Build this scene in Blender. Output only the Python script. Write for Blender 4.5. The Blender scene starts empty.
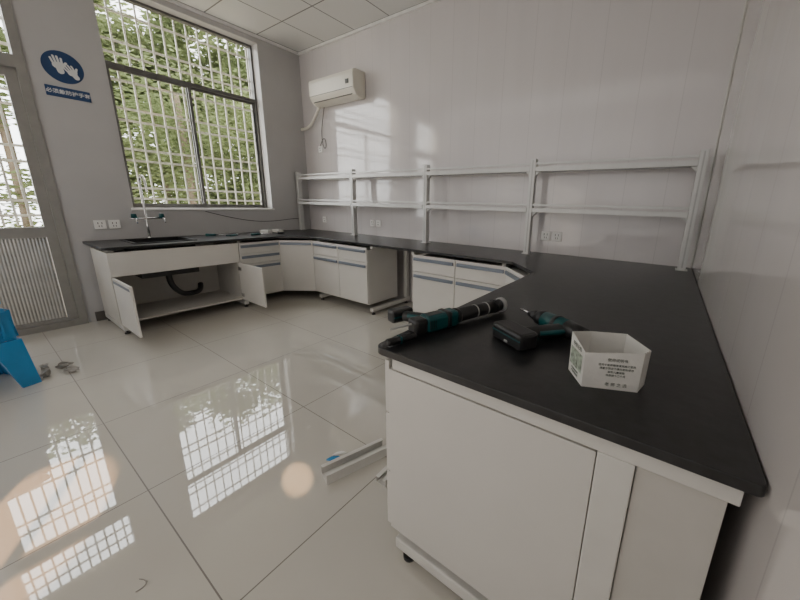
import bpy, bmesh, math, random
from mathutils import Vector, Matrix
random.seed(7)
S=bpy.context.scene
COL=bpy.context.collection
W=5.086; HC=3.409; HT=0.85; DR=0.9345; YN=-2.607; DB=0.744; YL=-2.626; DL=0.762; YF=-4.9
# ------------------------------------------------------------ materials
def newmat(name):
    m=bpy.data.materials.new(name); m.use_nodes=True
    nt=m.node_tree; b=nt.nodes['Principled BSDF']; return m,nt,b
def setb(b,**k):
    al={'col':'Base Color','rough':'Roughness','metal':'Metallic','spec':'Specular IOR Level','coat':'Coat Weight','crough':'Coat Roughness','ior':'IOR','trans':'Transmission Weight','alpha':'Alpha','sss':'Subsurface Weight'}
    for a,v in k.items():
        if a=='col': v=(*v,1)
        b.inputs[al[a]].default_value=v
def simple(name,col,rough=.5,metal=0,noise=.06,scale=12,bump=0,**k):
    m,nt,b=newmat(name); setb(b,col=col,rough=rough,metal=metal,**k)
    N=nt.nodes; L=nt.links
    tc=N.new('ShaderNodeTexCoord'); n=N.new('ShaderNodeTexNoise'); n.inputs['Scale'].default_value=scale; n.inputs['Detail'].default_value=4
    L.new(tc.outputs['Object'],n.inputs['Vector'])
    r=N.new('ShaderNodeValToRGB'); r.color_ramp.elements[0].position=.3; r.color_ramp.elements[1].position=.7
    r.color_ramp.elements[0].color=(*[c*(1-noise) for c in col],1); r.color_ramp.elements[1].color=(*[min(1,c*(1+noise)) for c in col],1)
    L.new(n.outputs['Fac'],r.inputs[0]); L.new(r.outputs[0],b.inputs['Base Color'])
    if bump:
        bp=N.new('ShaderNodeBump'); bp.inputs['Strength'].default_value=bump; bp.inputs['Distance'].default_value=.01
        L.new(n.outputs['Fac'],bp.inputs['Height']); L.new(bp.outputs[0],b.inputs['Normal'])
    return m
def math_(nt,op,a,b=None):
    n=nt.nodes.new('ShaderNodeMath'); n.operation=op
    for i,v in enumerate((a,b)):
        if v is None: continue
        if hasattr(v,'is_linked'): nt.links.new(v,n.inputs[i])
        else: n.inputs[i].default_value=v
    return n.outputs[0]
def linefac(nt,c,period,off,width):
    x=math_(nt,'DIVIDE',math_(nt,'SUBTRACT',c,off),period)
    f=math_(nt,'FRACT',x); a=math_(nt,'ABSOLUTE',math_(nt,'SUBTRACT',f,.5))
    return math_(nt,'GREATER_THAN',a,.5-width/(2*period))
def posxyz(nt):
    g=nt.nodes.new('ShaderNodeNewGeometry'); s=nt.nodes.new('ShaderNodeSeparateXYZ'); nt.links.new(g.outputs['Position'],s.inputs[0]); return g.outputs['Position'],s.outputs
def mixc(nt,f,a,b):
    n=nt.nodes.new('ShaderNodeMix'); n.data_type='RGBA'
    for sock,v in ((n.inputs[0],f),(n.inputs[6],a),(n.inputs[7],b)):
        if hasattr(v,'is_linked'): nt.links.new(v,sock)
        elif isinstance(v,tuple): sock.default_value=(*v,1)
        else: sock.default_value=v
    return n.outputs[2]
def noise(nt,vec,scale,detail=3,mapping=None):
    n=nt.nodes.new('ShaderNodeTexNoise'); n.inputs['Scale'].default_value=scale; n.inputs['Detail'].default_value=detail
    if mapping:
        m=nt.nodes.new('ShaderNodeMapping'); m.inputs['Scale'].default_value=mapping; nt.links.new(vec,m.inputs[0]); vec=m.outputs[0]
    nt.links.new(vec,n.inputs['Vector']); return n.outputs['Fac']
def floor_mat():
    m,nt,b=newmat('polished_tile'); P,xyz=posxyz(nt)
    lx=linefac(nt,xyz[0],.786,-1.986,.005); ly=linefac(nt,xyz[1],.786,-3.033,.005)
    l=math_(nt,'MAXIMUM',lx,ly)
    n=noise(nt,P,2.2,5)
    c=mixc(nt,n,(.56,.53,.465),(.63,.605,.545))
    n2=noise(nt,P,.8,2); c=mixc(nt,math_(nt,'MULTIPLY',n2,.15),c,(.42,.37,.30))
    c=mixc(nt,l,c,(.11,.085,.065))
    nt.links.new(c,b.inputs['Base Color'])
    r=math_(nt,'ADD',math_(nt,'MULTIPLY',noise(nt,P,3,4),.03),.0); r=math_(nt,'ADD',r,math_(nt,'MULTIPLY',l,.4))
    nt.links.new(r,b.inputs['Roughness']); setb(b,ior=1.9,spec=.58)
    return m
def panel_mat(name,axis,period,col,dark=.87,rough=.09,ior=1.85):
    m,nt,b=newmat(name); P,xyz=posxyz(nt)
    l=linefac(nt,xyz[axis],period,.03,.005)
    st=noise(nt,P,6,3,(1,1,.12)); c=mixc(nt,st,tuple(x*.955 for x in col),tuple(min(1,x*1.035) for x in col))
    c=mixc(nt,l,c,tuple(x*dark for x in col))
    nt.links.new(c,b.inputs['Base Color']); setb(b,rough=rough,ior=ior)
    bp=nt.nodes.new('ShaderNodeBump'); bp.inputs['Strength'].default_value=.12; bp.inputs['Distance'].default_value=.008
    nt.links.new(math_(nt,'ADD',noise(nt,P,2.5,2),math_(nt,'MULTIPLY',l,-.25)),bp.inputs['Height']); nt.links.new(bp.outputs[0],b.inputs['Normal'])
    return m
def ceil_mat():
    m,nt,b=newmat('ceiling_tile'); P,xyz=posxyz(nt)
    l=math_(nt,'MAXIMUM',linefac(nt,xyz[0],.6,-5.05,.014),linefac(nt,xyz[1],.6,-.03,.014))
    c=mixc(nt,l,(.76,.76,.74),(.18,.18,.18)); nt.links.new(c,b.inputs['Base Color']); setb(b,rough=.35); return m
M={}
M['floor']=floor_mat(); M['ceil']=ceil_mat()
M['back']=panel_mat('wall_panel_back',0,.3,(.69,.655,.65))
M['right']=panel_mat('wall_panel_right',1,.3,(.64,.60,.58),rough=.07,ior=1.9)
M['left']=simple('painted_wall',(.49,.48,.475),.4,noise=.03,scale=3)
M['black']=simple('epoxy_black',(.017,.017,.018),.33,noise=.35,scale=30,bump=.03)
M['white']=simple('cabinet_white',(.645,.625,.585),.38,noise=.02,scale=5)
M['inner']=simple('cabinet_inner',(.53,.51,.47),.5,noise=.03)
M['steel']=simple('white_steel',(.65,.635,.595),.35,noise=.03)
M['alu']=simple('aluminium',(.62,.62,.605),.35,metal=.2,noise=.03)
M['board']=simple('shelf_board',(.58,.59,.58),.25,noise=.02)
M['greymetal']=simple('grey_channel',(.45,.45,.44),.35,metal=.2,noise=.08)
M['handle']=simple('handle_grey',(.20,.23,.28),.35,metal=.3,noise=.05)
M['dark']=simple('dark_frame',(.14,.137,.13),.35,metal=.1)
M['grid']=simple('white_bars',(.82,.79,.71),.4)
M['trimw']=simple('white_trim',(.85,.84,.81),.4)
M['doorframe']=simple('door_metal',(.29,.28,.26),.35,metal=.2)
M['doorpanel']=simple('door_panel_grey',(.46,.44,.41),.25,metal=.5,noise=.12,scale=7,bump=.7)
M['rub']=simple('black_plastic',(.015,.015,.016),.42)
M['teal']=simple('teal_plastic',(.0,.07,.075),.38,noise=.04)
M['chrome']=simple('chrome',(.7,.7,.7),.15,metal=1)
M['blue']=simple('blue_plastic',(.03,.24,.52),.25)
M['signblue']=simple('sign_blue',(.018,.055,.15),.4,noise=.02)
M['signwhite']=simple('sign_white',(.72,.72,.72),.5,noise=.01)
M['ac']=simple('ac_plastic',(.76,.73,.64),.32,noise=.01)
M['acdark']=simple('ac_vent',(.12,.12,.11),.5)
M['socket']=simple('socket_white',(.90,.89,.86),.3,noise=.01)
M['paper']=simple('carton_white',(.72,.71,.67),.6,noise=.04,bump=.3,scale=25)
M['card']=simple('carton_inner',(.58,.53,.45),.8)
M['scrap']=simple('scrap_grey',(.33,.31,.28),.8)
M['ink']=simple('ink_grey',(.24,.26,.23),.6)
M['slot']=simple('slot_dark',(.08,.08,.08),.6)
M['green']=simple('ink_green',(.36,.41,.33),.6,noise=.6,scale=80)
M['base']=simple('baseboard_dark',(.10,.09,.08),.3)
M['bark']=simple('bark',(.16,.12,.08),.9,noise=.3)
M['ground']=simple('outside_ground',(.35,.30,.22),.9)
def glass(name='window_glass',tint=(.96,.97,.96)):
    m,nt,b=newmat(name); N=nt.nodes; N.remove(b)
    t=N.new('ShaderNodeBsdfTransparent'); t.inputs[0].default_value=(*tint,1); g=N.new('ShaderNodeBsdfGlossy'); g.inputs['Roughness'].default_value=.03
    f=N.new('ShaderNodeLayerWeight'); f.inputs[0].default_value=.5
    fac=math_(nt,'ADD',math_(nt,'MULTIPLY',math_(nt,'POWER',f.outputs['Facing'],4.5),.7),.025)
    mx=N.new('ShaderNodeMixShader'); nt.links.new(fac,mx.inputs[0]); nt.links.new(t.outputs[0],mx.inputs[1]); nt.links.new(g.outputs[0],mx.inputs[2])
    nt.links.new(mx.outputs[0],N['Material Output'].inputs[0]); return m
M['glass']=glass()
def leafm():
    m,nt,b=newmat('leaves'); N=nt.nodes; N.remove(b); P,xyz=posxyz(nt)
    c=mixc(nt,noise(nt,P,.7,3),(.085,.12,.05),(.24,.27,.12))
    d=N.new('ShaderNodeBsdfDiffuse'); t=N.new('ShaderNodeBsdfTranslucent'); mx=N.new('ShaderNodeMixShader'); mx.inputs[0].default_value=.5
    nt.links.new(c,d.inputs[0]); nt.links.new(c,t.inputs[0]); nt.links.new(d.outputs[0],mx.inputs[1]); nt.links.new(t.outputs[0],mx.inputs[2])
    nt.links.new(mx.outputs[0],N['Material Output'].inputs[0]); return m
M['leaf']=leafm()
# ------------------------------------------------------------ geometry helpers
def mkobj(name,me,mat,parent=None,loc=(0,0,0),rot=(0,0,0),smooth=False):
    o=bpy.data.objects.new(name,me); COL.objects.link(o)
    if mat and not me.materials: me.materials.append(M[mat])
    o.location=loc; o.rotation_euler=rot
    if parent: o.parent=parent
    if smooth:
        for p in me.polygons: p.use_smooth=True
    return o
def root(name,loc,rz=0,label=None,cat=None,group=None,rot=None):
    o=bpy.data.objects.new(name,None); COL.objects.link(o); o.empty_display_size=.05
    o.location=loc; o.rotation_euler=rot or (0,0,rz); tag(o,label,cat,group); return o
def tag(o,label=None,cat=None,group=None,kind=None):
    if label: o['label']=label
    if cat: o['category']=cat
    if group: o['group']=group
    if kind: o['kind']=kind
    return o
def addbox(bm,x0,x1,y0,y1,z0,z1,bev=0):
    r=bmesh.ops.create_cube(bm,size=1,matrix=Matrix.Translation(((x0+x1)/2,(y0+y1)/2,(z0+z1)/2))@Matrix.Diagonal((abs(x1-x0),abs(y1-y0),abs(z1-z0),1)))
    if bev:
        es=list({e for v in r['verts'] for e in v.link_edges})
        bmesh.ops.bevel(bm,geom=es,offset=bev,segments=2,profile=.5,affect='EDGES')
def box(name,x0,x1,y0,y1,z0,z1,mat,parent=None,bev=.002):
    c=((x0+x1)/2,(y0+y1)/2,(z0+z1)/2); bm=bmesh.new()
    addbox(bm,x0-c[0],x1-c[0],y0-c[1],y1-c[1],z0-c[2],z1-c[2],bev)
    me=bpy.data.meshes.new(name); bm.to_mesh(me); bm.free(); return mkobj(name,me,mat,parent,c)
def boxes(name,L,mat,parent=None,bev=0):
    bm=bmesh.new()
    for b in L: addbox(bm,*b,bev)
    me=bpy.data.meshes.new(name); bm.to_mesh(me); bm.free(); return mkobj(name,me,mat,parent)
def addcyl(bm,p0,p1,r,r2=None,seg=20):
    p0=Vector(p0);p1=Vector(p1);d=p1-p0
    q=d.to_track_quat('Z','Y').to_matrix().to_4x4()
    bmesh.ops.create_cone(bm,cap_ends=True,segments=seg,radius1=r,radius2=r if r2 is None else r2,depth=d.length,matrix=Matrix.Translation((p0+p1)/2)@q)
def cyls(name,L,mat,parent=None,seg=20):
    bm=bmesh.new()
    for c in L: addcyl(bm,c[0],c[1],c[2],c[3] if len(c)>3 else None,seg)
    me=bpy.data.meshes.new(name); bm.to_mesh(me); bm.free()
    o=mkobj(name,me,mat,parent)
    for p in me.polygons: p.use_smooth=len(p.vertices)==4
    return o
def prism(name,pts,z0,z1,mat,parent=None,bev=0):
    bm=bmesh.new(); vs=[bm.verts.new((p[0],p[1],z0)) for p in pts]; f=bm.faces.new(vs)
    r=bmesh.ops.extrude_face_region(bm,geom=[f]); bmesh.ops.translate(bm,verts=[v for v in r['geom'] if isinstance(v,bmesh.types.BMVert)],vec=(0,0,z1-z0))
    bmesh.ops.recalc_face_normals(bm,faces=bm.faces)
    if bev: bmesh.ops.bevel(bm,geom=list(bm.edges),offset=bev,segments=3,profile=.5,affect='EDGES')
    me=bpy.data.meshes.new(name); bm.to_mesh(me); bm.free(); return mkobj(name,me,mat,parent)
def bake(o):
    dg=bpy.context.evaluated_depsgraph_get(); return bpy.data.meshes.new_from_object(o.evaluated_get(dg))
def tube(name,pts,r,mat,parent=None):
    cu=bpy.data.curves.new(name,'CURVE'); cu.dimensions='3D'; cu.bevel_depth=r; cu.bevel_resolution=3; cu.use_fill_caps=True
    sp=cu.splines.new('NURBS'); sp.points.add(len(pts)-1)
    for i,p in enumerate(pts): sp.points[i].co=(*p,1)
    sp.use_endpoint_u=True; sp.order_u=min(4,len(pts)); sp.resolution_u=8
    t=bpy.data.objects.new('tmp',cu); COL.objects.link(t); bpy.context.view_layer.update(); me=bake(t); bpy.data.objects.remove(t)
    return mkobj(name,me,mat,parent,smooth=True)
def text(name,body,size,loc,rot,mat,parent=None,bold=0):
    cu=bpy.data.curves.new(name,'FONT'); cu.body=body; cu.size=size; cu.align_x='CENTER'; cu.align_y='CENTER'; cu.extrude=.0004; cu.offset=bold
    t=bpy.data.objects.new('tmp',cu); COL.objects.link(t); bpy.context.view_layer.update(); me=bake(t); bpy.data.objects.remove(t); me.materials.clear()
    return mkobj(name,me,mat,parent,loc,rot)
# ------------------------------------------------------------ room shell
def st(o): o['kind']='structure'; return o
st(box('floor',-W-.3,.25,YF-.2,.2,-.1,0,'floor',bev=0))
st(box('ceiling',-W-.3,.25,YF-.2,.2,HC,HC+.1,'ceil',bev=0))
st(box('wall_back',-W-.25,.2,0,.2,0,HC,'back',bev=0))
st(box('wall_right',0,.2,YF,0,0,HC,'right',bev=0))
st(box('wall_front',-W-.25,.2,YF-.2,YF,0,HC,'left',bev=0))
wy0,wy1,wz0,wz1=-2.18,-.62,1.175,3.32
dy0,dy1,dz1=-3.66,-2.715,3.10
T=.27
st(boxes('wall_left',[(-W-T,-W,wy1,0,0,HC),(-W-T,-W,wy0,wy1,0,wz0),(-W-T,-W,wy0,wy1,wz1,HC),(-W-T,-W,dy1,wy0,0,HC),(-W-T,-W,dy0,dy1,dz1,HC),(-W-T,-W,YF,dy0,0,HC)],'left'))
st(boxes('trim_1',[(-W,-W+.03,YF,0,HC-.03,HC),(-W,0,-.03,0,HC-.03,HC),(-.03,0,YF,0,HC-.03,HC)],'trimw'))
st(box('trim_3',-.012,0,-.012,0,HT,HC-.03,'steel',bev=.004))
st(boxes('baseboard_left',[(-W,-W+.012,dy1+.06,0,0,.1),(-W,-W+.012,YF,dy0-.06,0,.1)],'base'))
fx=-W-.14
def rect(y0,y1,z0,z1,t,x,d):
    return [(x-d,x,y0,y0+t,z0,z1),(x-d,x,y1-t,y1,z0,z1),(x-d,x,y0+t,y1-t,z0,z0+t),(x-d,x,y0+t,y1-t,z1-t,z1)]
win=st(boxes('window_1',rect(wy0,wy1,wz0,wz1,.024,fx,.07)+[(fx-.07,fx,wy0+.024,wy1-.024,2.615,2.655)],'dark'))
def wpart(n,L,mat,par=win,lab=None):
    o=boxes(n,L,mat,par); o['kind']='structure'
    return o
ym=-1.43
wpart('sash',rect(wy0+.024,ym+.018,wz0+.024,2.615,.028,fx-.005,.025),'dark')
wpart('sash',rect(ym-.018,wy1-.024,wz0+.024,2.615,.028,fx-.038,.025),'dark')
wpart('glass_pane',[(fx-.020,fx-.016,wy0+.052,ym-.01,wz0+.052,2.587)],'glass')
wpart('glass_pane',[(fx-.052,fx-.048,ym+.01,wy1-.052,wz0+.052,2.587)],'glass')
wpart('glass_pane',[(fx-.05,fx-.046,wy0+.024,wy1-.024,2.655,wz1-.024)],'glass')
bars=[]
bx=-W-.24
n=14
for i in range(n):
    y=wy0+.03+(wy1-wy0-.06)*i/(n-1); bars.append((bx-.007,bx+.007,y-.0075,y+.0075,wz0,wz1))
for z in (1.28,1.40,1.70,1.82,2.12,2.24,2.52,2.78,2.90,3.18):
    bars.append((bx-.014,bx-.008,wy0,wy1,z-.0115,z+.0115))
wpart('security_grille',bars,'grid')
st(box('trim_2',-W-.135,-W+.02,wy0-.02,wy1+.02,wz0-.02,wz0+.004,'trimw'))
# door
dr=st(boxes('door_1',rect(dy0,dy1,0,dz1,.06,-W+.02,.14)+[(-W-.12,-W+.02,dy0+.06,dy1-.06,2.36,2.46)],'doorframe'))
lx=-W-.02
wpart('door_leaf',rect(dy0+.06,dy1-.06,.02,2.36,.07,lx,.045)+[(lx-.045,lx,dy0+.13,dy1-.13,.90,1.00)],'doorframe',dr)
wpart('glass_pane',[(lx-.03,lx-.026,dy0+.13,dy1-.13,1.0,2.29)],'glass',dr)
wpart('glass_pane',[(lx-.03,lx-.026,dy0+.06,dy1-.06,2.46,3.04)],'glass',dr)
bm=bmesh.new(); L=[]
N_=int((dy1-dy0-.26)/.003)
for i in range(N_+1):
    y=dy0+.13+i*.003; xx=lx-.026+.0014*math.sin(i*.003/.022*2*math.pi)
    L.append((bm.verts.new((xx,y,.09)),bm.verts.new((xx,y,.90))))
for a_,b_ in zip(L,L[1:]): bm.faces.new((a_[0],b_[0],b_[1],a_[1]))
me=bpy.data.meshes.new('ribbed_panel'); bm.to_mesh(me); bm.free(); mkobj('ribbed_panel',me,'doorpanel',dr,smooth=True)['kind']='structure'
bars=[]
for i in range(10):
    y=dy0+.1+(dy1-dy0-.2)*i/9; bars.append((bx-.007,bx+.007,y-.008,y+.008,1.0,dz1-.03))
for z in (1.10,1.24,1.6,1.74,2.1,2.22,2.6,2.8,2.95): bars.append((bx-.014,bx-.008,dy0,dy1,z-.012,z+.012))
wpart('security_grille',bars,'grid',dr)
# ------------------------------------------------------------ worktop
def arc(cx,cy,r,a0,a1,n=6): return [(cx+r*math.cos(math.radians(a0+(a1-a0)*i/n)),cy+r*math.sin(math.radians(a0+(a1-a0)*i/n))) for i in range(n+1)]
g=.014
pts=[(-W+g,-g),(-W+g,YL)]+arc(-W+DL-.03,YL+.03,.03,-90,0)+[(-W+DL,-1.02),(-4.02,-DB),(-1.23,-DB),(-DR-.012,-1.05)]+arc(-DR-.012+.035,YN+.035,.035,180,270)+arc(-.004-.012,YN+.012,.012,-90,0)+[(-.004,-.03),(-g-.01,-g)]
wt=prism('worktop',pts,HT-.025,HT,'black',bev=.003)
tag(wt,'continuous matt black resin laboratory worktop along three walls','worktop')
sx0,sx1,sy0,sy1=-4.93,-4.47,-2.36,-1.86
cut=box('cut',sx0,sx1,sy0,sy1,.7,1,'black',bev=0)
md=wt.modifiers.new('b','BOOLEAN'); md.object=cut; md.operation='DIFFERENCE'; md.solver='EXACT'
bpy.context.view_layer.update(); me=bake(wt); wt.modifiers.clear(); wt.data=me; bpy.data.objects.remove(cut)
# sink
sk=root('sink',((sx0+sx1)/2,(sy0+sy1)/2,.50),0,'black drop-in laboratory sink set into the worktop','sink')
hx,hy=(sx1-sx0)/2-.004,(sy1-sy0)/2-.004
ZT=.352
boxes('basin',[(-hx,-hx+.01,-hy,hy,0,ZT),(hx-.01,hx,-hy,hy,0,ZT),(-hx+.01,hx-.01,-hy,-hy+.01,0,ZT),(-hx+.01,hx-.01,hy-.01,hy,0,ZT),(-hx+.01,hx-.01,-hy+.01,hy-.01,0,.012)],'rub',sk)
boxes('rim',[(-hx-.02,-hx+.01,-hy-.02,hy+.02,ZT,ZT+.008),(hx-.01,hx+.02,-hy-.02,hy+.02,ZT,ZT+.008),(-hx+.01,hx-.01,-hy-.02,-hy+.01,ZT,ZT+.008),(-hx+.01,hx-.01,hy-.01,hy+.02,ZT,ZT+.008)],'rub',sk)
tube('drain_pipe',[(0.1,0,0),(.1,0,-.08),(.1,.02,-.16),(.1,.1,-.26),(.08,.2,-.26),(.04,.3,-.27),(-.05,.33,-.20)],.028,'rub',sk)
# faucet
fa=root('lab_faucet',(-5.0,-2.11,HT),0,'tall gooseneck laboratory tap with teal valve knobs beside the sink','tap')
cyls('base',[((0,0,0),(0,0,.015),.028),((0,0,.015),(0,0,.26),.011)],'chrome',fa)
tube('spout',[(0,0,.24),(0,0,.45),(0,0,.60),(.03,0,.66),(.10,0,.68),(.17,0,.64),(.18,0,.56),(.18,0,.50)],.010,'chrome',fa)
cyls('cross_pipe',[((0,-.13,.22),(0,.17,.22),.010)],'chrome',fa)
for y in (-.10,.14):
    cyls('valve',[((0,y,.22),(.07,y,.22),.010),((.07,y,.22),(.09,y,.17),.006)],'chrome',fa)
    cyls('valve_knob',[((0,y,.225),(0,y,.27),.027,.022)],'teal',fa)
# ------------------------------------------------------------ cabinets
def front(par,kind,x0,x1,z0,z1,fy=0):
    g=.003
    f=box('drawer' if kind=='drawer' else 'door',x0+g,x1-g,fy-.018,fy,z0+g,z1-g,'white',par,.002)
    hw=(x1-x0)/2-.02
    box('handle',-hw,hw,-.027,-.009,(z1-z0)/2-.062,(z1-z0)/2-.030,'handle',f,.004)
    return f
def cabinet(loc,rz,w,d,cols,label,z0=.115,z1=.77,group='white base cabinets under the worktop'):
    r=root('base_cabinet',loc,rz,label,'cabinet',group)
    box('body',0,w,.001,d,z0,z1,'white',r)
    x=0
    for cw,stack in cols:
        z=.80
        for kind,h in stack:
            front(r,kind,x,x+cw,z-h,z); z-=h
        x+=cw
    return r
dd=[('drawer',.175),('door',.505)]
cabinet((-3.995,-.714,0),0,1.005,.50,[(.5025,dd)]*2,'white cabinet with two drawers over two doors by knee space')
cabinet((-2.315,-.714,0),0,1.03,.50,[(.515,dd)]*2,'white cabinet with two drawers over two doors, grey handles')
cabinet((-4.354,-1.485,0),math.pi/2,.50,.50,[(.50,[('drawer',.13),('drawer',.13),('door',.42)])],'white cabinet with two drawers over a door by sink cabinet')
cabinet((-.9045,-1.11,0),-math.pi/2,.73,.63,[(.365,dd)]*2,'white cabinet with drawers over doors under the wide worktop')
cabinet((-.9045,-1.845,0),-math.pi/2,.738,.636,[(.738,[('drawer',.2),('drawer',.24),('drawer',.24)])],'white three-drawer cabinet at the free end of the worktop')
def corner(p0,p1,poly,stack,label):
    a=math.atan2(p1[1]-p0[1],p1[0]-p0[0]); r=root('corner_cabinet',(*p0,0),a,label,'cabinet')
    inv=Matrix.Rotation(-a,3,'Z')
    lp=[(inv@Vector((x-p0[0],y-p0[1],0))) for x,y in poly]
    prism('body',[(v.x,v.y) for v in lp],.115,.77,'white',r)
    w=math.dist(p0,p1); z=.80
    for k,h in stack: front(r,k,.0,w,z-h,z,-.001); z-=h
corner((-4.352,-.975),(-4.003,-.716),[(-4.352,-.975),(-4.003,-.716),(-4.003,-.22),(-4.83,-.22),(-4.83,-.975)],[('door',.68)],'white diagonal corner cabinet with a single door')
corner((-1.275,-.722),(-.912,-1.1),[(-1.275,-.722),(-.912,-1.1),(-.30,-1.1),(-.30,-.22),(-1.275,-.22)],[('drawer',.175),('door',.505)],'white diagonal corner cabinet with a drawer over a door')
# sink cabinet
sc=root('sink_cabinet',(-4.354,-2.60,0),math.pi/2,'white open sink cabinet with both doors swung out','cabinet')
sw=1.108
boxes('body',[(0,.018,0,.60,.115,.80),(sw-.018,sw,0,.60,.115,.80),(.018,sw-.018,0,.60,.115,.135),(.018,sw-.018,.585,.60,.135,.48)],'inner',sc)
box('fascia',0,sw,-.018,-.001,.575,.80,'white',sc)
def sdoor(x,sgn):
    f=box('door',x-.009,x+.009,-.55,-.02,.12,.57,'white',sc)
    box('handle',-.013 if sgn>0 else .009,-.009 if sgn>0 else .013,-.24,.24,.18,.203,'handle',f,.001)
    for z in (-.16,.16): boxes('hinge',[( .009 if sgn>0 else -.02,.02 if sgn>0 else -.009,.19,.255,z-.02,z+.02)],'chrome',f)
sdoor(.012,1); sdoor(sw-.012,-1)
# bench frames
def frame(loc,rz,depth,label='white steel bench frame with floor bar under the worktop'):
    r=root('bench_frame',loc,rz,label,'bench frame','steel frames carrying the worktop')
    box('foot_bar',-.025,.025,.01,depth,.035,.08,'steel',r,.004)
    box('post',-.025,.025,depth-.07,depth-.02,.08,.78,'steel',r,.004)
    box('top_beam',-.02,.02,.03,depth,.781,.823,'steel',r,.004)
    for y in (.04,depth-.05): cyls('leveling_foot',[((0,y,0),(0,y,.012),.022),((0,y,.012),(0,y,.035),.008)],'rub',r)
for x in (-3.93,-2.955,-2.35,-1.33): frame((x,-.72,0),0,.69)
for y in (-2.56,-1.45): frame((-4.36,y,0),math.pi/2,.70)
for y in (-1.15,-1.85): frame((-.89,y,0),-math.pi/2,.86)
fe=root('bench_frame',(-.88,-2.56,0),0,'white steel end frame with floor bar and upright post','bench frame','steel frames carrying the worktop')
box('top_beam',-.005,.855,-.025,.025,.776,.824,'steel',fe,.003)
box('post',.6135,.688,-.025,.025,.08,.776,'steel',fe,.003)
box('foot_bar',.0,.84,-.025,.025,.035,.08,'steel',fe,.005)
for x in (.05,.78): cyls('leveling_foot',[((x,0,0),(x,0,.014),.024),((x,0,.014),(x,0,.035),.009)],'rub',fe)
dp=root('duct_cover',(-.19,-2.575,0),0,'flat off-white cover panel between end frame and wall','panel')
box('panel',.0,.15,0,.016,.082,.774,'inner',dp)
# ------------------------------------------------------------ reagent rack
rk=root('reagent_rack',(-.0751,-.11,HT),0,'two-tier aluminium reagent shelf rack on five posts','shelf rack')
s=1.2398
for k in range(5):
    X=-k*s
    p=box('post',X-.026,X+.026,-.116,-.05,.008,.875,'alu',rk,.004)
    box('base_plate',-.038,.038,-.045,.045,-.441,-.434,'alu',p,.001)
    box('groove',-.005,.005,-.0345,-.033,-.42,.42,'greymetal',p,0)
    for z in (.785,.42):
        for sg_ in (-1,1):
            if (k==0 and sg_>0) or (k==4 and sg_<0): continue
            bm=bmesh.new(); x0=X+sg_*.026
            a_=[bm.verts.new(v) for v in ((x0,-.10,z-.024),(x0+sg_*.04,-.10,z-.024),(x0,-.10,z-.06))]; b_=[bm.verts.new((v.co.x,-.06,v.co.z)) for v in a_]
            bm.faces.new(a_); bm.faces.new(b_[::-1])
            for i in range(3): bm.faces.new((a_[i],b_[i],b_[(i+1)%3],a_[(i+1)%3]))
            bmesh.ops.recalc_face_normals(bm,faces=bm.faces); me=bpy.data.meshes.new('bracket'); bm.to_mesh(me); bm.free(); mkobj('bracket',me,'alu',rk)
for z in (.785,.42):
    for k in range(4):
        x1=-k*s-.027; x0=-(k+1)*s+.027
        sh=box('shelf',x0,x1,-.105,.096,z-.016,z+.004,'board',rk,.001)
        box('edge_rail',-(x1-x0)/2,(x1-x0)/2,-.1135,-.1008,-.016,.024,'alu',sh,.002)
        box('guard_rail',x0,x1,-.113,-.102,z+.036,z+.055,'alu',rk,.002)
# ------------------------------------------------------------ air conditioner
ac=root('air_conditioner',(-4.60,-.0,2.60),0,'cream wall-mounted split air conditioner with hanging hose','air conditioner')
prof=[(-.005,.02),(-.005,.315),(-.17,.315),(-.205,.30),(-.215,.26),(-.21,.09),(-.16,.02),(-.10,0),(-.03,0)]
bm=bmesh.new(); vs=[bm.verts.new((0,y,z)) for y,z in prof]; f=bm.faces.new(vs); r_=bmesh.ops.extrude_face_region(bm,geom=[f]); bmesh.ops.translate(bm,verts=[v for v in r_['geom'] if isinstance(v,bmesh.types.BMVert)],vec=(.9,0,0)); bmesh.ops.recalc_face_normals(bm,faces=bm.faces)
bmesh.ops.bevel(bm,geom=list(bm.edges),offset=.006,segments=2,affect='EDGES')
me=bpy.data.meshes.new('body'); bm.to_mesh(me); bm.free(); mkobj('body',me,'ac',ac)
box('louver',.06,.84,-.196,-.15,.035,.041,'acdark',ac).rotation_euler=(.75,0,0)
box('seam',.01,.89,-.2165,-.213,.098,.102,'acdark',ac,0)
box('display',.76,.82,-.219,-.214,.15,.20,'acdark',ac,0)
tube('hose',[(.02,-.06,.03),(-.02,-.07,-.03),(-.12,-.06,-.12),(-.25,-.05,-.22),(-.36,-.05,-.24),(-.47,-.05,-.24)],.021,'ac',ac)
tube('cord',[(.1,-.05,.01),(.04,-.03,-.10),(-.05,-.02,-.30),(-.02,-.02,-.52),(.05,-.02,-.56),(.07,-.02,-.44),(.0,-.02,-.36),(-.08,-.02,-.50)],.005,'acdark',ac)
# ------------------------------------------------------------ sockets
def sock(loc,rz,group='white wall sockets'):
    r=root('wall_socket',loc,rz,'white square wall socket plate with slots','socket',group)
    box('plate',-.045,.045,-.012,-.001,-.045,.045,'socket',r,.003)
    boxes('slots',[(-.018,-.012,-.0128,-.011,.004,.024),(.012,.018,-.0128,-.011,.004,.024),(-.013,-.007,-.0128,-.011,-.024,-.008),(.007,.013,-.0128,-.011,-.024,-.008)],'slot',r)
for x in (-1.20,-1.09): sock((x,0,1.02),0)
for x in (-3.63,-3.52,-4.70): sock((x,0,1.02),0)
sock((-4.70,0,2.06),0)
for y in (-2.47,-2.36): sock((-W,y,1.01),math.pi/2)
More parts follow.
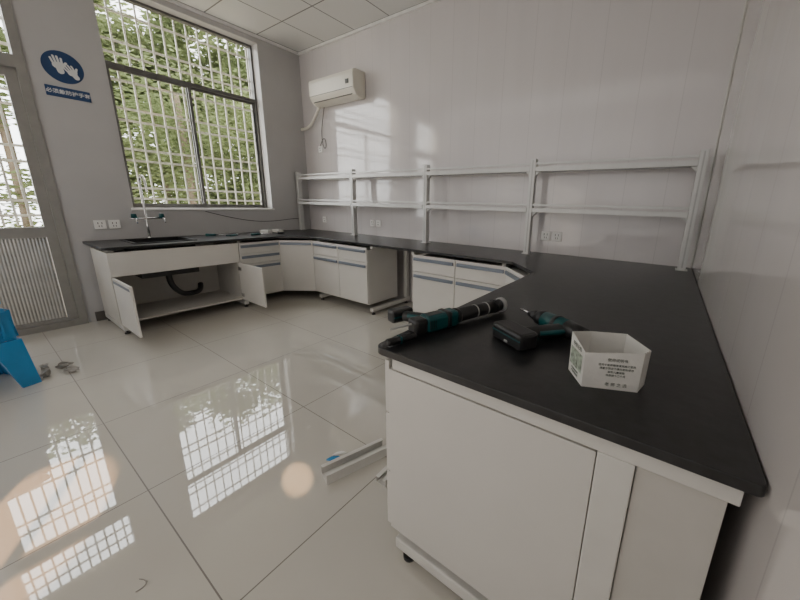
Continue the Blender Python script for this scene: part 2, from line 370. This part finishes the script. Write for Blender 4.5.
# ------------------------------------------------------------ sign
sg=root('safety_sign',(-W,-2.485,2.455),math.pi/2,'round blue sign with white gloved hands above a blue text strip','sign')
cyls('disc',[((0,-.004,0),(0,-.001,0),.134)],'signblue',sg,seg=64)
def glove(ox,oz,a,flip,k=1,lay=0):
    bm=bmesh.new(); cnt=[0]
    def cap(x0,z0,x1,z1,r):
        p0=Vector((x0,0,z0))*k;p1=Vector((x1,0,z1))*k;r=r*k;d=(p1-p0).normalized();n_=Vector((-d.z,0,d.x)); L=[]
        for i in range(9):
            t=math.pi*i/8; L.append(p0+n_*r*math.cos(t)-d*r*math.sin(t))
        for i in range(9):
            t=math.pi*i/8; L.append(p1-n_*r*math.cos(t)+d*r*math.sin(t))
        cnt[0]+=1
        M_=Matrix.Translation((ox,-.0055-lay-.0004*cnt[0],oz))@Matrix.Rotation(a,4,'Y')@Matrix.Scale(flip,4,(1,0,0))
        bm.faces.new([bm.verts.new(M_@p) for p in L])
    for x,h in [(-.024,.045),(-.008,.060),(.009,.056),(.025,.042)]: cap(x,.0,x*1.25,h,.0068)
    cap(-.012,-.008,.013,-.008,.024); cap(0,-.03,0,-.052,.021); cap(.02,-.018,.050,.010,.008)
    me=bpy.data.meshes.new('glove_icon'); bm.to_mesh(me); bm.free(); return mkobj('glove_icon',me,'signwhite',sg)
glove(-.030,.018,math.radians(-10),1,1.1); glove(.050,-.026,math.radians(-32),1,.95,.004)
box('text_strip',-.145,.145,-.004,-.001,-.265,-.175,'signblue',sg,.001)
text('sign_text','必须戴防护手套',.041,(0,-.005,-.22),(math.pi/2,0,0),'signwhite',sg,.0006)
# ------------------------------------------------------------ cable on left wall
cb=tube('power_cable',[(-W+.015,-1.5,1.14),(-W+.015,-1.3,1.08),(-W+.02,-1.05,1.02),(-W+.02,-.8,.99),(-W+.02,-.5,1.0),(-W+.02,-.3,1.03),(-W+.02,-.22,1.02)],.004,'rub')
tag(cb,'thin black cable sagging along the wall below the window','cable')
# ------------------------------------------------------------ tools on left worktop
def clutter(loc,rz,kind):
    if kind=='screwdriver':
        r=root('screwdriver',loc,rz,'small screwdriver with teal handle lying on the worktop','screwdriver')
        cyls('handle',[((0,0,.016),(.11,0,.016),.015,.013)],'teal',r); cyls('shaft',[((.11,0,.016),(.24,0,.016),.004)],'chrome',r)
    if kind=='box':
        r=root('small_carton',loc,rz,'small white carton lying on the worktop','carton'); box('body',-.07,.07,-.04,.04,0,.035,'paper',r); box('lid',-.072,.072,-.042,.042,.035,.042,'paper',r)
    if kind=='tape':
        r=root('tape_roll',loc,rz,'black roll of tape lying on the worktop','tape')
        cyls('roll',[((0,0,0),(0,0,.03),.045)],'rub',r); cyls('core',[((0,0,.0301),(0,0,.031),.028)],'card',r)
    if kind=='pliers':
        r=root('pliers',loc,rz,'pliers with teal grips lying on the worktop','pliers')
        tube('grip',[(0,.012,.012),(-.06,.03,.012),(-.12,.028,.012)],.009,'teal',r); tube('grip',[(0,-.012,.012),(-.06,-.03,.012),(-.12,-.028,.012)],.009,'teal',r)
        cyls('jaw',[((-.01,0,.012),(.05,0,.012),.014,.005)],'chrome',r)
clutter((-4.88,-1.60,HT),.7,'screwdriver'); clutter((-4.70,-1.33,HT),1.9,'pliers'); clutter((-4.80,-.90,HT),.3,'box'); clutter((-4.86,-.70,HT),.2,'box'); clutter((-4.60,-.80,HT),0,'tape'); clutter((-4.60,-1.20,HT),1.4,'screwdriver')
# ------------------------------------------------------------ caulking gun
cg=root('caulking_gun',(-.865,-2.36,HT),math.radians(73),'long black and teal caulking gun lying on the worktop','caulking gun')
h=.034
cyls('barrel',[((.08,0,h),(.34,0,h),.026)],'rub',cg,28)
for a_,b_,r_,mm in ((.085,.10,.031,'rub'),(.19,.195,.0275,'greymetal'),(.25,.255,.0275,'greymetal'),(.30,.312,.0295,'rub'),(.345,.36,.031,'greymetal')): cyls('barrel_ring',[((a_,0,h),(b_,0,h),r_)],mm,cg,28)
cyls('nozzle',[((.36,0,h),(.375,0,h),.018,.010)],'rub',cg)
box('motor_housing',-.065,.085,-.032,.032,.003,.066,'teal',cg,.014)
box('housing_cap',-.115,-.060,-.029,.029,.006,.062,'rub',cg,.012)
box('housing_collar',.02,.05,-.034,.034,.002,.068,'rub',cg,.010)
box('housing_label',-.05,.01,-.018,.018,.0655,.0668,'rub',cg,.0004)
for i in range(4): box('cooling_slot',-.056+i*.008,-.052+i*.008,-.0328,-.0315,.02,.05,'rub',cg,0)
tube('piston_rod',[(-.11,0,h+.01),(-.16,0,h+.01),(-.20,0,h+.01)],.004,'greymetal',cg)
tube('handle',[(0,.02,.030),(-.02,.06,.028),(-.045,.10,.027),(-.06,.13,.027)],.021,'rub',cg)
tube('handle_inlay',[(-.022,.035,.035),(-.042,.07,.035),(-.062,.105,.034)],.009,'teal',cg)
box('trigger',.020,.033,.035,.07,.02,.040,'teal',cg,.004)
box('battery',-.115,-.02,.125,.175,.003,.054,'rub',cg,.010)
box('battery_stripe',-.110,-.025,.1235,.177,.024,.030,'teal',cg,.001)
bl=box('hand_grip',-.235,-.118,-.046,-.020,.003,.028,'rub',cg,.010)
box('grip_band',-.01,-.003,-.0138,.0138,-.0132,.0132,'teal',bl,.002)
# ------------------------------------------------------------ cordless drill
dl=root('cordless_drill',(-.48,-2.13,HT),math.radians(-28),'black and teal cordless drill lying on its side','drill')
dl.scale=(1.12,1.12,1.0)
h=.034
cyls('motor_housing',[((-.065,0,h),(.03,0,h),.031,.033)],'teal',dl,28)
cyls('housing_band',[((-.02,0,h),(-.005,0,h),.0335)],'rub',dl,28)
cyls('rear_cap',[((.03,0,h),(.095,0,h),.0335,.026)],'rub',dl,28)
cyls('clutch_ring',[((-.095,0,h),(-.065,0,h),.028,.031)],'rub',dl)
cyls('chuck',[((-.14,0,h),(-.095,0,h),.013,.024)],'rub',dl)
cyls('bit',[((-.19,0,h),(-.14,0,h),.004)],'chrome',dl)
tube('handle',[(.025,-.01,.032),(.015,-.06,.031),(.0,-.12,.031),(-.005,-.15,.031)],.023,'rub',dl)
tube('handle_inlay',[(.042,-.02,.034),(.034,-.06,.034),(.020,-.11,.034)],.009,'teal',dl)
box('trigger',-.022,-.006,-.06,-.03,.022,.042,'teal',dl,.004)
box('battery',-.080,.055,-.215,-.145,.002,.058,'rub',dl,.010)
box('battery_stripe',-.076,.051,-.2165,-.143,.034,.038,'teal',dl,.001)
box('battery_clip',-.015,.0,-.218,-.214,.012,.020,'greymetal',dl,.002)
# ------------------------------------------------------------ open carton
ox,oy=-.30,-2.38
bx_=root('open_carton',(ox,oy,HT),0,'open white faceted carton with printed text standing on worktop','carton')
poly=[(-.388,-2.380),(-.337,-2.457),(-.212,-2.402),(-.200,-2.345),(-.262,-2.288),(-.350,-2.318)]
hts=[.116,.096,.108,.098,.110,.106]
K0,KD=.99,.02
P0=[Vector((x-ox,y-oy,0)) for x,y in poly]
def ring(k,z=None,dz=0): return [Vector((p.x*k,p.y*k,(hts[i]+dz) if z is None else z)) for i,p in enumerate(P0)]
bm=bmesh.new(); R=[[bm.verts.new(v) for v in q] for q in (ring(K0,0),ring(K0+KD),ring(K0+KD-.025),ring(K0-.025,.002))]
for A_,B_ in zip(R,R[1:]):
    for i in range(6): bm.faces.new((A_[i],A_[(i+1)%6],B_[(i+1)%6],B_[i]))
bm.faces.new(R[0][::-1]); bm.faces.new(R[3]); bmesh.ops.recalc_face_normals(bm,faces=bm.faces)
me=bpy.data.meshes.new('carton_walls'); bm.to_mesh(me); bm.free(); mkobj('carton_walls',me,'paper',bx_)
def face_frame(i):
    a=P0[i];b=P0[(i+1)%6]; ang=math.atan2(b.y-a.y,b.x-a.x); mid=(a+b)/2
    n_=Vector((math.sin(ang),-math.cos(ang),0)); return ang,mid,n_,mid.dot(n_)
def face_text(i,body,sz,u,z,bold=0,mat='ink'):
    ang,mid,n_,d=face_frame(i); k=K0+KD*z/.099; tilt=math.atan2(d*KD,.099)
    du=Vector((math.cos(ang),math.sin(ang),0)); loc=mid*k+du*u+n_*.0009; loc.z=z
    return text('carton_text',body,sz,loc,(math.pi/2+tilt,0,ang),mat,bx_,bold)
def face_plate(i,u0,u1,z0,z1,mat):
    ang,mid,n_,d=face_frame(i); du=Vector((math.cos(ang),math.sin(ang),0)); bm=bmesh.new(); vs=[]
    for u,z in ((u0,z0),(u1,z0),(u1,z1),(u0,z1)):
        k=K0+KD*z/.099; p=mid*k+du*u+n_*.0009; p.z=z; vs.append(bm.verts.new(p))
    bm.faces.new(vs); me=bpy.data.meshes.new('carton_print'); bm.to_mesh(me); bm.free(); return mkobj('carton_print',me,mat,bx_)
face_text(1,'使用说明书',.0095,.010,.082)
for i,tx in enumerate(['适用于瓷砖缝隙填充施工使用','请置于阴凉干燥处密封保存','避免儿童接触','保质期十二个月']): face_text(1,tx,.0068,.010,.068-i*.0095)
face_text(1,'老 师 之 选',.0110,.014,.014)
face_text(0,'环保无味',.014,0,.092); face_plate(0,-.038,.036,.030,.080,'green')
for z in (.021,.012): face_text(0,'产品规格说明',.0072,-.004,z)
# ------------------------------------------------------------ blue stool
sto=root('plastic_stool',(-3.87,-3.44,0),math.radians(18),'blue plastic stool with ribbed stepped sides on the tiles','stool')
sto.scale=(1,1,1.22)
box('seat',-.15,.15,-.15,.15,.62,.65,'blue',sto,.014)
def frust(name,a0,a1,z0,z1):
    bm=bmesh.new(); q=[[bm.verts.new((sx*a,sy*a,z)) for sx,sy in ((-1,-1),(1,-1),(1,1),(-1,1))] for a,z in ((a0,z0),(a1,z1))]
    for i in range(4): bm.faces.new((q[0][i],q[0][(i+1)%4],q[1][(i+1)%4],q[1][i]))
    bm.faces.new(q[0][::-1]); bm.faces.new(q[1]); bmesh.ops.bevel(bm,geom=list(bm.edges),offset=.015,segments=3,affect='EDGES')
    me=bpy.data.meshes.new(name); bm.to_mesh(me); bm.free(); return mkobj(name,me,'blue',sto)
frust('apron',.160,.150,.46,.618); frust('lower_skirt',.190,.175,.28,.458)
for sx in (-1,1):
    for sy in (-1,1):
        bm=bmesh.new(); vs=[]
        for hh,zz,wd in ((.19,.278,.15),(.215,0,.09)):
            for (ax,ay) in ((0,0),(-wd,0),(-wd,-.02),(-.02,-.02),(-.02,-wd),(0,-wd)): vs.append(bm.verts.new((sx*(hh+ax),sy*(hh+ay),zz)))
        bm.faces.new(vs[:6]); bm.faces.new(vs[6:][::-1])
        for i in range(6): bm.faces.new((vs[i],vs[(i+1)%6],vs[6+(i+1)%6],vs[6+i]))
        bmesh.ops.recalc_face_normals(bm,faces=bm.faces); me=bpy.data.meshes.new('leg'); bm.to_mesh(me); bm.free(); mkobj('leg',me,'blue',sto)
ribs=[]
for i in range(9):
    u=-.12+i*.03; ribs+= [(u-.005,u+.005,-.170,-.15,.48,.60),(u-.005,u+.005,.15,.170,.48,.60),(.15,.170,u-.005,u+.005,.48,.60),(.17,.198,u-.005,u+.005,.30,.44),(u-.005,u+.005,.17,.198,.30,.44)]
boxes('ribs',ribs,'blue',sto)
# ------------------------------------------------------------ floor debris
def profile(loc,rz,L,label,w=.04,hh=.045):
    r=root('aluminium_offcut',loc,rz,label,'metal offcut','metal offcuts on the floor')
    boxes('channel',[(-L/2,L/2,-w,w,0,.003),(-L/2,L/2,-w,-w+.003,.003,hh),(-L/2,L/2,w-.003,w,.003,hh)],'steel',r)
    boxes('lip',[(-L/2,L/2,-w+.003,-w+.02,hh-.003,hh),(-L/2,L/2,w-.02,w-.003,hh-.003,hh)],'steel',r)
profile((-1.34,-2.37,0),math.radians(72),.33,'pale grey metal channel offcut lying on the tiles',.042,.05)
profile((-1.155,-2.28,0),math.radians(92),.22,'short pale grey metal channel offcut lying on the tiles',.03,.034)
pf=root('film_scrap',(-1.46,-2.42,0),.9,'small scrap of blue and white protective film on the tiles','scrap')
def crumple(name,r,mat,par,sz=(1,1,.4),seed=1,lo=.65,hi=1.15,sub=2):
    rr=random.Random(seed); bm=bmesh.new(); bmesh.ops.create_icosphere(bm,subdivisions=sub,radius=r)
    for v in bm.verts:
        k=rr.uniform(lo,hi); v.co=Vector((v.co.x*sz[0]*k,v.co.y*sz[1]*k,v.co.z*sz[2]*k))
    zm=min(v.co.z for v in bm.verts)
    for v in bm.verts: v.co.z-=zm
    me=bpy.data.meshes.new(name); bm.to_mesh(me); bm.free(); return mkobj(name,me,mat,par)
crumple('film',.034,'blue',pf,(1,.5,.15),3); crumple('backing',.03,'paper',pf,(1.3,.45,.15),6).location=(.03,.03,0)
for i,(x,y) in enumerate([(-3.98,-3.13),(-3.90,-3.04),(-3.82,-3.14),(-3.76,-3.02)]):
    r=root('rubble_scrap',(x,y,0),i*1.3,'small grey crumpled scrap on the tiles','scrap','scraps on the floor'); crumple('scrap',.045,'scrap',r,(1.2,.6,.5),i+9,.3,1.3,2)
wc=tube('wire_scrap',[(-1.55,-3.17,.002),(-1.52,-3.15,.002),(-1.50,-3.16,.002),(-1.51,-3.19,.002)],.0014,'scrap'); tag(wc,'short curled thin wire scrap on the tiles','wire')
# ------------------------------------------------------------ outside
og=box('ground_outside',-24,-W-.4,-20,14,-.3,-.2,'ground',bev=0); og['kind']='structure'
def tree(x,y,hh,n,seed,rx,ry,ls=1):
    rr=random.Random(seed)
    t=root('leafy_tree',(x,y,-.2),0,'sunlit green leafy tree outside the window','tree','trees outside the window')
    tube('trunk',[(0,0,0),(.05,.05,hh*.3),(-.05,.1,hh*.6),(0,0,hh*.9)],.09,'bark',t)
    bm=bmesh.new()
    cl=[(rr.uniform(-rx,rx),rr.uniform(-ry,ry),rr.uniform(hh*.05,hh*.97),rr.uniform(.3,.8)) for _ in range(60)]
    for i in range(n):
        c=cl[i%60]; p=Vector((c[0]+rr.gauss(0,c[3]*.7),c[1]+rr.gauss(0,c[3]*.7),max(.1,c[2]+rr.gauss(0,c[3]*.5))))
        p.x=max(-rx,min(rx,p.x)); p.y=max(-ry,min(ry,p.y))
        s_=rr.uniform(.03,.06)*ls; R=Matrix.Rotation(rr.uniform(0,6.28),3,'Z')@Matrix.Rotation(rr.uniform(-1.2,1.2),3,'X')
        bm.faces.new([bm.verts.new(p+R@Vector(q)) for q in ((-s_*1.6,0,0),(0,-s_*.7,0),(s_*1.6,0,0),(0,s_*.7,0))])
    me=bpy.data.meshes.new('foliage'); bm.to_mesh(me); bm.free(); o=mkobj('foliage',me,'leaf',t); o['kind']='stuff'
tree(-14,.75,7.0,34000,5,1.4,1.35,1.55); tree(-14,3.75,6.9,34000,6,1.4,1.4,1.55)
tree(-14,-2.3,5.6,10000,4,1.4,1.45,1.3)
tree(-10.2,.1,4.3,8000,2,.9,1.0,.85); tree(-10.4,2.5,4.6,8000,3,.9,1.1,.85)
# ------------------------------------------------------------ light
w=bpy.data.worlds.new('World'); S.world=w; w.use_nodes=True
bg=w.node_tree.nodes['Background']; bg.inputs[0].default_value=(.98,.98,1,1); bg.inputs[1].default_value=7.5
sun=bpy.data.lights.new('sun','SUN'); sun.energy=11; sun.angle=.01; sun.color=(1,.85,.68)
so=bpy.data.objects.new('sun',sun); COL.objects.link(so); so.rotation_euler=Vector((1,-1.25,-.5)).to_track_quat('-Z','Y').to_euler()
def spot(loc,tgt,deg,e,blend,col):  # added spot lamps outside the window, standing in for sun patches on the floor
    l=bpy.data.lights.new('sun_patch_spot','SPOT'); l.energy=e; l.spot_size=math.radians(deg); l.spot_blend=blend; l.shadow_soft_size=.01; l.color=col
    o=bpy.data.objects.new('sun_patch_spot',l); COL.objects.link(o); o.location=loc; o.rotation_euler=(Vector(tgt)-Vector(loc)).to_track_quat('-Z','Y').to_euler()
spot((-8,.2,5.5),(-1.50,-2.60,0),.5,7000,.6,(1,.62,.34))
spot((-8,-.3,4.5),(-2.15,-3.38,0),4.0,6000,.4,(1,.56,.28))
def area(name,loc,tgt,sx,sy,e,col=(1,1,1)):
    l=bpy.data.lights.new(name,'AREA'); l.shape='RECTANGLE'; l.size=sx; l.size_y=sy; l.energy=e; l.color=col
    o=bpy.data.objects.new(name,l); COL.objects.link(o); o.location=loc; o.rotation_euler=(Vector(tgt)-Vector(loc)).to_track_quat('-Z','Y').to_euler()
area('added_bounce_fill',(-2.6,-3.55,1.8),(-2.6,-4.9,1.8),4.6,2.6,105,(1,.975,.955))  # added fill light, turned to the front wall so its bounce brightens the room
# ------------------------------------------------------------ camera
cd=bpy.data.cameras.new('cam'); cam=bpy.data.objects.new('cam',cd); COL.objects.link(cam); S.camera=cam
cd.sensor_width=36; cd.lens=326.175/800*36; cd.shift_x=-40.586/800; cd.shift_y=-16.496/800; cd.clip_start=.02
yaw,pi_,ro=.5966,.2397,.0246
fw=Vector((-math.sin(yaw)*math.cos(pi_),math.cos(yaw)*math.cos(pi_),-math.sin(pi_))); rt=Vector((math.cos(yaw),math.sin(yaw),0)); up=rt.cross(fw)
r=rt*math.cos(ro)+up*math.sin(ro); u=-rt*math.sin(ro)+up*math.cos(ro)
m=Matrix.Identity(4)
for i in range(3): m[i][0]=r[i]; m[i][1]=u[i]; m[i][2]=-fw[i]
m.translation=(-.2147,-3.302,1.3051); cam.matrix_world=m
